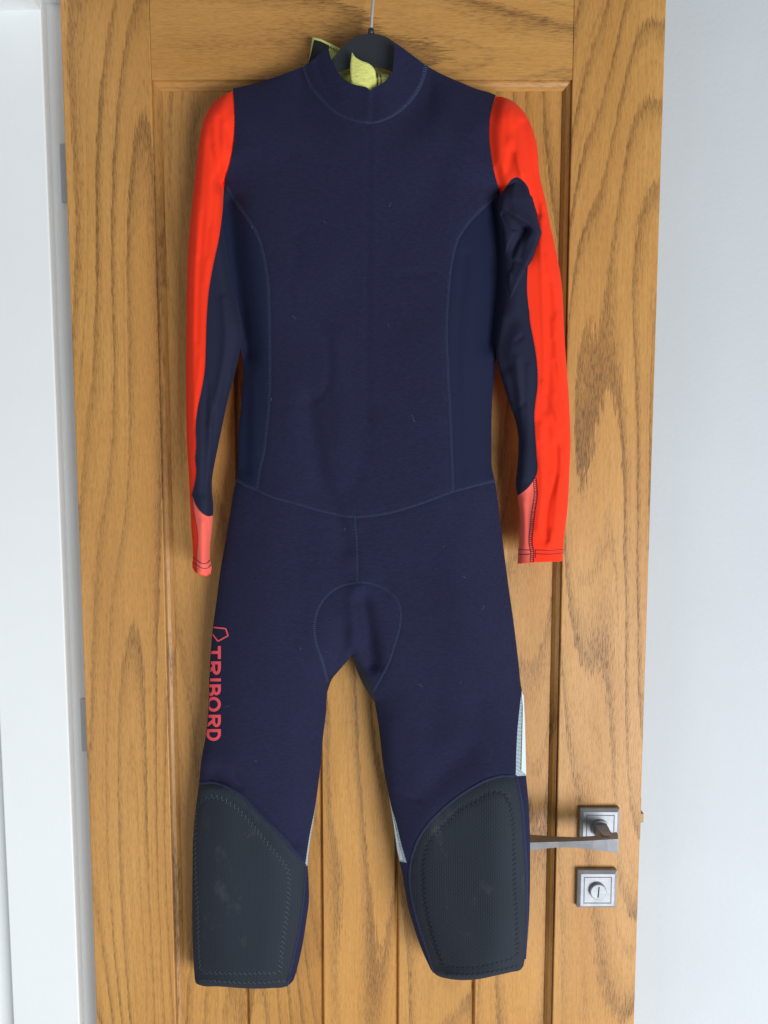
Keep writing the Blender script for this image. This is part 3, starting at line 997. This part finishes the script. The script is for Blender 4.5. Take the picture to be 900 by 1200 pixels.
# edge band round the black hook tape patch
sheet('hook_tape', [(359.8, 79), (362.5, 70), (368.2, 46.5), (376, 48.5), (386, 53.5), (384, 62), (372, 80)], lambda P: 14.6 + 0 * P[:, 0], 1.2, M_VELC, suit, 3)
mb = MB()
ticks(crom([(386, 55.5), (396, 60), (404, 64)]), 1.7, lambda P: 14.4 + 0 * P[:, 0], 0.5, 1.7, mb, 0, 0.33, zig=True)
mb.build('stitching', M_KTHR, lining)
mb = MB()
for x, y0, y1 in ((442.2, 86, 101), (446, 87, 100)):
    thread(np.array([(x, y0), (x + 0.8, (y0 + y1) / 2), (x + 0.2, y1)], float), lambda P: 14.8 + 28 * np.clip((P[:, 1] - 81) / 10, 0, 1), 0.5, mb, 0.42)
mb.build('label_print', M_KTHR, lining)
sheet('size_label', [(402.5, 88), (405.5, 90.5), (411, 90), (412, 99), (404, 97)], lambda P: 18.5 + 0 * P[:, 0], 0.5, plain('grey_label', lin(150, 152, 140), 0.8), suit, 3)
sheet('neck_flap', np.vstack([crom([(412.4, 61), (416, 66.5), (422, 70.5), (432, 74.5), (437, 78.5), (440, 84)])[:-1], crom([(440, 84), (440.5, 95), (440, 108)])[:-1],
                               crom([(440, 108), (426, 108), (412.5, 106)])[:-1], crom([(412.5, 106), (411.6, 94), (410.4, 80), (412.4, 61)])[:-1]]),
      lambda P: 46 + 2.5 * np.sin((P[:, 0] - 410) / 30 * 3.1) + (P[:, 1] - 100) * 0.06, 2.6, M_YEL, suit, 2.6, 'pale lime neck flap standing up in front of the hanger')

# ------------------------------------------------------------------ sleeves


def sleeve(pcs, bounds, regs, folds, edge, H, R, cuff, seed, seamdefs, hems):
    outl = np.vstack([p[:-1] for p in pcs])
    sides = [p for i, p in enumerate(pcs) if i not in cuff and i != 3]
    arm = resamp(pcs[3], 6)
    folds = [(crom(p, 4), w, h) for p, w, h in folds]
    sides_c = [resamp(p, 5) for p in sides]
    cpt = [pcs[i] for i in cuff]

    def dep(P):
        P = np.asarray(P, float)
        d = np.min([pdist(P, c) for c in sides_c], axis=0)
        q = np.clip(d / R, 0, 1)
        Dd = edge + H * np.sqrt(1 - (1 - q) ** 2)
        w_ = gauss(P, arm, 9)
        Dd = Dd * (1 - w_) + (body_depth(P) - 1.6) * w_
        for c, w, h in folds: Dd += h * gauss(P, c, w) * np.clip(d / 4, 0, 1)
        Dd += np.clip(d / 6, 0, 1) * (0.3 * smoothnoise(P, 9, 60, seed) + 0.2 * smoothnoise(P, 16, 30, seed + 1))
        return Dd
    V_, F_, C_ = triangulate(outl, bounds, 2.6)
    Dd = dep(V_)
    done = np.zeros(len(F_), bool)
    root = None
    order = []
    for (nm, mt, poly, lb) in regs:
        msk = (np.ones(len(F_), bool) if poly is None else inside(C_, poly)) & ~done
        done |= msk
        order.append((nm, mt, msk, lb))
    root = part_from(V_, F_, Dd, order[-1][2], order[-1][0], order[-1][1], suit, order[-1][3])
    for nm, mt, msk, lb in order[:-1]: part_from(V_, F_, Dd, msk, nm, mt, root, lb)
    # back half of the sleeve
    Vq, Fq, Cq = triangulate(outl, [], 6)
    dq = np.min([pdist(Vq, c) for c in sides], axis=0)
    part_from(Vq, Fq, edge - 9 * np.sqrt(1 - (1 - np.clip(dq / 16, 0, 1)) ** 2), np.ones(len(Fq), bool), 'sleeve_back', order[-1][1], root)
    for c in cpt:   # rolled cuff edge
        n = len(c)
        mm = MB()
        mm.add(np.vstack([Wn(c, dep(c)), Wn(c + np.array([0, 0.9]), dep(c) - 0.7), Wn(c + np.array([0, 0.3]), dep(c) - 3), Wn(c + np.array([0, -6]), dep(c) - 4)]),
               [(r * n + i, r * n + i + 1, (r + 1) * n + i + 1, (r + 1) * n + i) for r in range(3) for i in range(n - 1)])
        mm.build('cuff_hem', order[-1][1], root, True)
    for c, hw, mt, st, rr, lift in seamdefs:
        mb = MB()
        ticks(c, hw, dep, lift, st, mb, 0.3, rr)
        if hw > 1.6:
            for s in (-1, 1):
                cc = resamp(c, 2.5)
                T = np.gradient(cc, axis=0)
                T /= np.hypot(T[:, 0], T[:, 1])[:, None]
                thread(cc + np.stack([-T[:, 1], T[:, 0]], 1) * hw * s, dep, lift, mb, rr)
        mb.build('stitching', mt, root)
    mb = MB()
    for c in hems: thread(c, dep, 0.35, mb, 0.34)
    mb.build('hem_stitching', M_THRD, root)
    return root, dep


# the sleeve towards the hinges
a1 = crom([(273, 107), (267, 109), (260, 112.5), (253, 118), (244.5, 128.5), (238.5, 142), (235, 156), (232, 176), (229, 205), (225.5, 235), (222, 270), (219.7, 310), (218.8, 350), (218.2, 400), (218, 440),
           (218.2, 480), (219, 520), (220.8, 550), (222.5, 585), (224.3, 620), (226, 648), (225.4, 664)])
a2 = crom([(225.4, 664), (228, 669), (230.5, 671), (235, 673), (241.5, 674.5), (247, 672)])
a3 = crom([(247, 672), (248, 664.5), (246, 655), (246, 643), (248, 621), (249.3, 607), (250, 592), (248.5, 577), (248.5, 563), (251, 546), (255.7, 523), (261, 497), (267.7, 466), (275.7, 437), (281, 412), (283.6, 397),
           (283.5, 380), (280, 364), (274, 343), (269, 317), (264, 281), (261, 262), (261.3, 240), (263, 214)])
a4 = crom([(263, 214), (269, 194), (273, 175), (275.5, 150), (275.5, 130), (274.5, 114), (273, 107)])
b_rn = crom([(261, 246), (256, 282), (250, 310), (244.5, 343), (242.3, 370), (241, 410), (240, 433), (236, 458), (231.5, 479), (229.3, 497), (229.8, 523), (228.8, 539), (230, 550), (228.5, 565), (225, 580)])
b_cn = crom([(225, 580), (230, 592.5), (238, 602), (244, 605), (249.5, 604)])
b_cr = crom([(225, 580), (227, 597), (229.2, 610), (231.7, 625), (231.7, 637), (230.3, 657), (230.5, 671)])
regsL = [('inner_panel', M_LYC, np.vstack([b_rn, b_cn, [(330, 604), (330, 246)]]), 'dark navy inner panel of the sleeve'),
         ('cuff_panel', M_CORAL, np.vstack([b_cn[::-1], b_cr, [(240, 690), (300, 690), (300, 604)]]), 'coral pink panel at the cuff'),
         ('sleeve', M_RED, None, 'red sleeve with navy inner panel on the hinge side')]
foldsL = [([(240, 160), (236, 220), (231, 300)], 2.6, 1.3), ([(252, 210), (248, 250), (243, 300)], 2.4, -1.3), ([(224, 330), (223, 420), (224, 520)], 2, -0.9), ([(234, 420), (226, 500)], 2, 1.0), ([(256, 140), (257, 175), (262, 205)], 4, -2.2), ([(247, 150), (249, 185), (259, 212)], 4, -1.8), ([(266, 150), (270, 170)], 3, -1.5), ([(251, 172), (258, 190), (261, 208)], 2.6, 1.6),
          ([(231, 230), (229, 300), (227, 380), (227, 450), (228, 530)], 2.2, 1.3), ([(238, 250), (233, 330), (231, 400)], 2.4, -1.1), ([(247, 270), (240, 330)], 2.5, 1.0),
          ([(262, 350), (264, 400), (257, 450), (246, 500)], 4, 2.0), ([(243, 450), (240, 520), (236, 580)], 3, -1.4), ([(246, 470), (246, 540), (243, 590)], 2.6, 1.6), ([(252, 480), (247, 545)], 2.2, -1.4),
          ([(266, 440), (256, 490)], 2.0, -1.0), ([(247, 563), (247, 600)], 2.2, -4), ([(238, 612), (240, 640), (238, 660)], 4, 2), ([(244, 612), (243, 650)], 2, -1.2)]
hL = [crom([(226, 653), (230.5, 656.5), (237, 660.5), (242, 660.5), (246, 656.5)]), crom([(226, 659), (230.5, 662), (237, 666), (243, 666), (247.5, 662)])]
sleeve([a1, a2, a3, a4], [b_rn, b_cn, b_cr], regsL, foldsL, 30, 19, 17, (1,), 21,
       [(b_rn[12:], 1.3, M_THRD, 2.3, 0.25, 0.2), (b_cr, 0.9, M_THRD, 2.2, 0.3, 0.3), (b_cn, 1.0, M_THRD, 2.4, 0.25, 0.2)], hL)

# the sleeve towards the handle
c1 = crom([(581, 112.5), (590, 114), (600, 118), (611, 127.5), (620, 141.5), (626, 157), (630, 176), (632, 203), (638.7, 232), (645, 264), (652, 296), (657.5, 327), (660, 360), (661, 385), (663.5, 424), (666.7, 467), (668, 495),
           (668.5, 520), (667.3, 553), (664.7, 600), (661.3, 627), (659, 657)])
c2 = crom([(659, 657), (642, 657.5), (626, 658.2), (606.7, 660)])
c3 = crom([(606.7, 660), (607.3, 644), (610, 613), (608.7, 593), (606.5, 581), (604.8, 573), (606, 547), (607.5, 530), (607.5, 513), (604, 493), (597, 473), (590.5, 453), (584, 431), (581, 413), (584, 380), (588, 345), (588, 300),
           (585, 262), (583.5, 243), (586, 226)])
c4 = crom([(586, 226), (580, 205), (575, 178), (573.3, 150), (575.5, 130), (581, 112.5)])
d_rn = crom([(586, 226), (590, 223), (595, 216), (600, 209.7), (606, 207.6), (612, 211), (618, 218), (622, 232), (621, 270), (619, 305), (618, 344), (620, 364), (621, 376), (624.5, 395), (628.3, 417), (630, 436), (629.8, 454),
             (627.5, 472), (626.2, 486), (626.8, 501), (628, 520), (629, 535), (630, 547), (629, 555), (626.8, 561)])
d_cn = crom([(626.8, 561), (618.5, 572), (606.5, 581)])
d_cr = crom([(626.8, 561), (628, 580), (625.3, 600), (623, 620), (622, 637), (624, 648), (623.3, 658.4)])
regsR = [('inner_panel', M_LYC, np.vstack([d_rn, d_cn, [(540, 581), (540, 226)]]), 'crumpled dark navy inner panel of the sleeve'),
         ('cuff_panel', M_CORAL, np.vstack([d_cn[::-1], d_cr, [(623, 690), (560, 690), (560, 581)]]), 'coral pink panel at the cuff'),
         ('sleeve', M_RED, None, 'red sleeve with crumpled navy inner panel on the handle side')]
foldsR = [([(598, 130), (596, 165), (590, 200)], 3, 1.2), ([(606, 150), (603, 185)], 2.5, -1.2), ([(640, 300), (650, 345), (654, 390)], 2.5, 1.4), ([(648, 400), (652, 440), (660, 470)], 2.2, -1.5), ([(633, 520), (640, 545), (641, 580)], 2.4, -1.6), ([(655, 560), (652, 600), (650, 640)], 2.4, 1.5), ([(604, 225), (620, 258), (614, 292)], 13, -13), ([(613, 145), (618, 175), (622, 205), (632, 250)], 5, -4.5), ([(600, 165), (608, 190), (612, 206)], 6, 2.5), ([(597, 180), (594, 205)], 6, -2), ([(605, 182), (611, 204)], 2.6, 1.6), ([(590, 140), (586, 190)], 8, 2),
          ([(636, 240), (634, 290), (636, 350), (638, 420), (637, 460)], 2.2, 1.6), ([(643, 330), (644, 390), (643, 440), (640, 480)], 5, -2.6), ([(655, 370), (657, 440), (660, 500)], 5, 2.5),
          ([(640, 466), (650, 478), (654, 492)], 2.2, 2.2), ([(636, 448), (650, 462)], 3, 1.4), ([(648, 376), (650, 420)], 3, 1.6), ([(652, 520), (651, 560), (642, 590), (639, 615), (641, 632)], 3.6, -3.6),
          ([(660, 530), (655, 590), (648, 632)], 5, 2.0), ([(634, 500), (636, 560), (632, 620)], 5, 2.5), ([(641, 500), (646, 550)], 4, -2), ([(646, 625), (643, 640)], 4, 1.8),
          ([(595, 430), (603, 470), (609, 520)], 5, -2.5), ([(606, 420), (610, 480), (612, 560)], 4, 2.2), ([(620, 430), (618, 500), (617, 560)], 4, 1.4), ([(605, 400), (612, 394)], 2.4, -1.6), ([(607, 480), (614, 472)], 2.2, -1.4),
          ([(598, 380), (590, 410), (590, 430)], 9, -5), ([(612, 590), (616, 640)], 4, 2), ([(621, 575), (618, 640)], 3, -1)]
hR = [crom([(607.3, 644), (615, 644.6), (622, 644.6)]), crom([(627, 644.5), (645, 645), (659.5, 644)]), crom([(607, 649.5), (615, 650), (621, 649.5)]), crom([(627.5, 649), (645, 649.5), (659.5, 648)]), crom([(627.5, 644.5), (627.8, 654)])]
slR, depR = sleeve([c1, c2, c3, c4], [d_rn, d_cn, d_cr], regsR, foldsR, 30, 20, 20, (1,), 33,
                   [(d_rn[np.argmin(np.hypot(d_rn[:, 0] - 620, d_rn[:, 1] - 364)):], 1.4, M_THRD, 2.3, 0.25, 0.25), (d_cr, 1.9, M_THRD, 2.4, 0.34, 0.35)], hR)

# the crumpled fold of the navy panel that laps over the red
f_out = np.vstack([crom([(586, 228), (590, 223), (595, 216.5), (600, 210), (606, 208), (612, 211.2), (618, 217.5), (623, 224), (628, 243), (632.7, 261)])[:-1],
                   crom([(632.7, 261), (635.5, 268), (636.7, 274), (634.5, 281), (632, 288)])[:-1],
                   crom([(632, 288), (626.7, 305), (622.7, 317), (616, 331), (608, 346), (600, 361), (595, 372), (590, 382)])[:-1],
                   crom([(590, 382), (591, 360), (592.5, 335), (592, 307), (587, 264), (583.5, 243), (586, 228)])[:-1]])
f_cl = np.vstack([f_out, f_out[:1]])
# crisp crests and hollows: polyline, decay in px, height in mm, sharp?
ff = [(crom(p, 4), w, h, k) for p, w, h, k in [
    ([(585, 236), (594, 247), (606, 253), (620, 262), (636, 274)], 6.0, 8.5, 1), ([(591, 252), (602, 262), (614, 268)], 5.0, -9, 0), ([(616, 270), (606, 282), (599, 296), (595, 314)], 4.5, -11, 0),
    ([(604, 212), (601, 232), (606, 252)], 5, 2.5, 1), ([(586, 258), (589, 280), (593, 306)], 4, 5, 1), ([(634, 277), (622, 298), (610, 322), (598, 354)], 7, 6, 1), ([(603, 306), (612, 308), (619, 316)], 2.6, -2.5, 0),
    ([(601, 300), (596, 330), (593, 350)], 3, 4.5, 1), ([(617, 272), (610, 300)], 2.5, -2, 0)]]


def fold_dep(P):
    P = np.asarray(P, float)
    d = pdist(P, f_cl)
    Dd = 38 + 11 * np.sqrt(1 - (1 - np.clip(d / 16, 0, 1)) ** 2)
    for c, w, h, k in ff: Dd += h * (np.exp(-pdist(P, c) / w) if k else gauss(P, c, w)) * np.clip(d / 5, 0, 1)
    Dd -= 10 * np.clip((P[:, 1] - 325) / 55, 0, 1) + 6 * np.clip((232 - P[:, 1]) / 22, 0, 1)
    return Dd + 0.3 * smoothnoise(P, 8, 12, 44) * np.clip(d / 5, 0, 1)


sheet('sleeve_fold', f_out, fold_dep, 2.0, M_LYC, slR, 2.4, 'crumpled navy fold lapping over the red of the sleeve')

# ------------------------------------------------------------------ lettering down the leg: TRIBORD under a five-sided emblem
def arc(cx, cy, rx, ry, a0, a1, n=14):
    return [(cx + rx * math.cos(math.radians(a0 + (a1 - a0) * k / n)), cy + ry * math.sin(math.radians(a0 + (a1 - a0) * k / n))) for k in range(n + 1)]


H_, SW = 17.0, 3.5         # cap height and stroke in px
h2 = SW / 2


def glyph(ch, w):
    t, b = H_ - h2, h2
    m_ = H_ * 0.5
    if ch == 'T': return [[(0, t), (w, t)], [(w / 2, 0), (w / 2, t)]]
    if ch == 'I': return [[(h2, 0), (h2, H_)]]
    if ch == 'O': return [arc(w / 2, H_ / 2, w / 2 - h2, H_ / 2 - h2, 0, 360, 32)]
    if ch == 'D': return [[(h2, 0), (h2, H_)], [(h2, t), (w * 0.42, t)] + arc(w * 0.42, H_ / 2, w * 0.58 - h2, H_ / 2 - h2, 90, -90, 18) + [(h2, b)]]
    if ch == 'R':
        r = (t - H_ * 0.50) / 2
        return [[(h2, 0), (h2, H_)], [(h2, t), (w * 0.5, t)] + arc(w * 0.5, t - r, w * 0.5 - h2, r, 90, -90, 14) + [(h2, t - 2 * r)], [(w * 0.45, t - 2 * r), (w - h2 * 0.7, 0)]]
    if ch == 'B':
        r1 = (t - m_) / 2
        r2 = (m_ - b) / 2
        return [[(h2, 0), (h2, H_)], [(h2, t), (w * 0.45, t)] + arc(w * 0.45, t - r1, w * 0.47 - h2, r1, 90, -90, 12) + [(h2, m_)],
                [(w * 0.45, m_)] + arc(w * 0.45, b + r2, w * 0.55 - h2, r2, 90, -90, 12) + [(h2, b)]]


def print_strokes(strokes, sw, name, lift):
    mm = MB()
    for j, s in enumerate(strokes):
        C = resamp(np.array(s, float), 0.9)
        T = np.gradient(C, axis=0)
        if np.hypot(*(C[0] - C[-1])) < 0.05: T[0] = T[-1] = C[1] - C[-2]
        T /= np.maximum(np.hypot(T[:, 0], T[:, 1]), 1e-6)[:, None]
        Nn = np.stack([-T[:, 1], T[:, 0]], 1)
        rows = [C + Nn * sw * k for k in np.linspace(-0.5, 0.5, 7)]
        n = len(C)
        P = [Wn(Q, body_depth(Q) + lift + 0.04 * j) for Q in rows]
        good = np.array([inside(Q, outline) & (pdist(Q, hip_l) > 0.25) for Q in rows])
        fs = [(r * n + i, r * n + i + 1, (r + 1) * n + i + 1, (r + 1) * n + i) for r in range(6) for i in range(n - 1)
              if good[r, i] and good[r + 1, i] and good[r, i + 1] and good[r + 1, i + 1]]
        mm.add(np.vstack(P), fs)
    if mm.f: mm.build(name, M_PRINT, legL)


XCAP = 258.8
for ch, y0, w in (('T', 757, 15.2), ('R', 775, 15.8), ('I', 795, 4), ('B', 802, 13.8), ('O', 816.6, 17.4), ('R', 837.6, 14.6), ('D', 854.4, 13.8)):
    # reading direction runs down the leg, tops of the letters point to the inside of the leg
    st_ = [[(XCAP - H_ + v, y0 + u) for (u, v) in s] for s in glyph(ch, w)]
    print_strokes(st_, SW, 'letter', 0.35)
pent = [(239.5, 734), (250.4, 735.2), (264.4, 736.7), (267.3, 745), (255.3, 751.5), (249.0, 743), (241, 740)]
print_strokes([pent[1:6]], 1.6, 'emblem', 0.35)

# ------------------------------------------------------------------ lint on the cloth
mb = MB()
for (x, y, a_, l) in ((457, 240, 1.4, 5), (484, 490, 0.6, 9), (544, 676, 0.2, 4), (566, 712, 1.4, 5), (345, 372, 0.2, 5), (455, 381, 0.8, 3), (493, 803, 0.15, 6), (295, 266, 1.2, 3), (318, 468, 0.9, 3), (266, 828, 2.3, 5), (300, 892, 0.4, 2.5),
                      (291, 980, 1.5, 4), (404, 620, 0.4, 3), (520, 640, 2.0, 3), (352, 760, 0.7, 3), (540, 800, 1.1, 3), (380, 260, 0.2, 3)):
    t = np.linspace(-0.5, 0.5, 6)
    C = np.stack([x + math.cos(a_) * l * t - math.sin(a_) * l * 0.25 * np.sin(t * 5), y + math.sin(a_) * l * t + math.cos(a_) * l * 0.25 * np.sin(t * 5)], 1)
    mb.tube(Wn(C, body_depth(C) + 0.7), 0.00016, 4)
o = mb.build('lint', M_LINT, suit)
o['kind'] = 'stuff'

# ------------------------------------------------------------------ clothes hanger
hg = Vector(W(432, 100, 27))
hanger = thing('clothes_hanger', 'black plastic clothes hanger with steel wire hook inside the wetsuit collar', 'hanger', hg)
top = crom([(300, 116), (330, 104), (360, 92), (380, 80), (390, 68), (400, 56), (410, 47.5), (420, 42), (431, 39.3), (440, 39.6), (452, 43), (462, 49.6), (472, 60), (486, 76), (505, 92), (530, 104), (556, 117)])
bot = crom([(553, 127), (525, 118), (500, 108), (478, 95), (458, 83.5), (440, 79), (425, 78.2), (411, 80), (397, 85), (375, 102), (340, 117), (303, 127)])
ho = np.vstack([top, bot])
sheet('hanger_body', ho, lambda P: 33 - 9 * np.clip((np.abs(P[:, 0] - 428) - 38) / 22, 0, 1), 8.0, M_HANG, hanger, 4.0, sm=False)
pg = MB()
p0 = Vector(W(434.7, 41, 28.5))
p1 = Vector(W(434.9, 33.6, 28.5))
pg.tube([p0, p0.lerp(p1, 0.85), p1], [0.0036, 0.0034, 0.0026], 14)
pg.build('hook_socket', M_HANG, hanger, True)
hk = MB()
pts = [Vector(W(434.9, 36, 28.5)), Vector(W(436.2, 14, 27)), Vector(W(437.6, -4, 22))]
x_ = pts[-1].x
pts += [Vector((x_, -0.012, ZT + 0.004)), Vector((x_, 0.000, ZT + 0.010)), Vector((x_, 0.018, ZT + 0.012)), Vector((x_, 0.036, ZT + 0.010)), Vector((x_, 0.043, ZT)), Vector((x_, 0.044, ZT - 0.04))]
pp = []
for i in range(len(pts) - 1):
    for k in range(4): pp.append(pts[i].lerp(pts[i + 1], k / 4))
pp.append(pts[-1])
hk.tube(pp, 0.0016, 10)
hk.build('hook', M_WIRE, hanger, True)
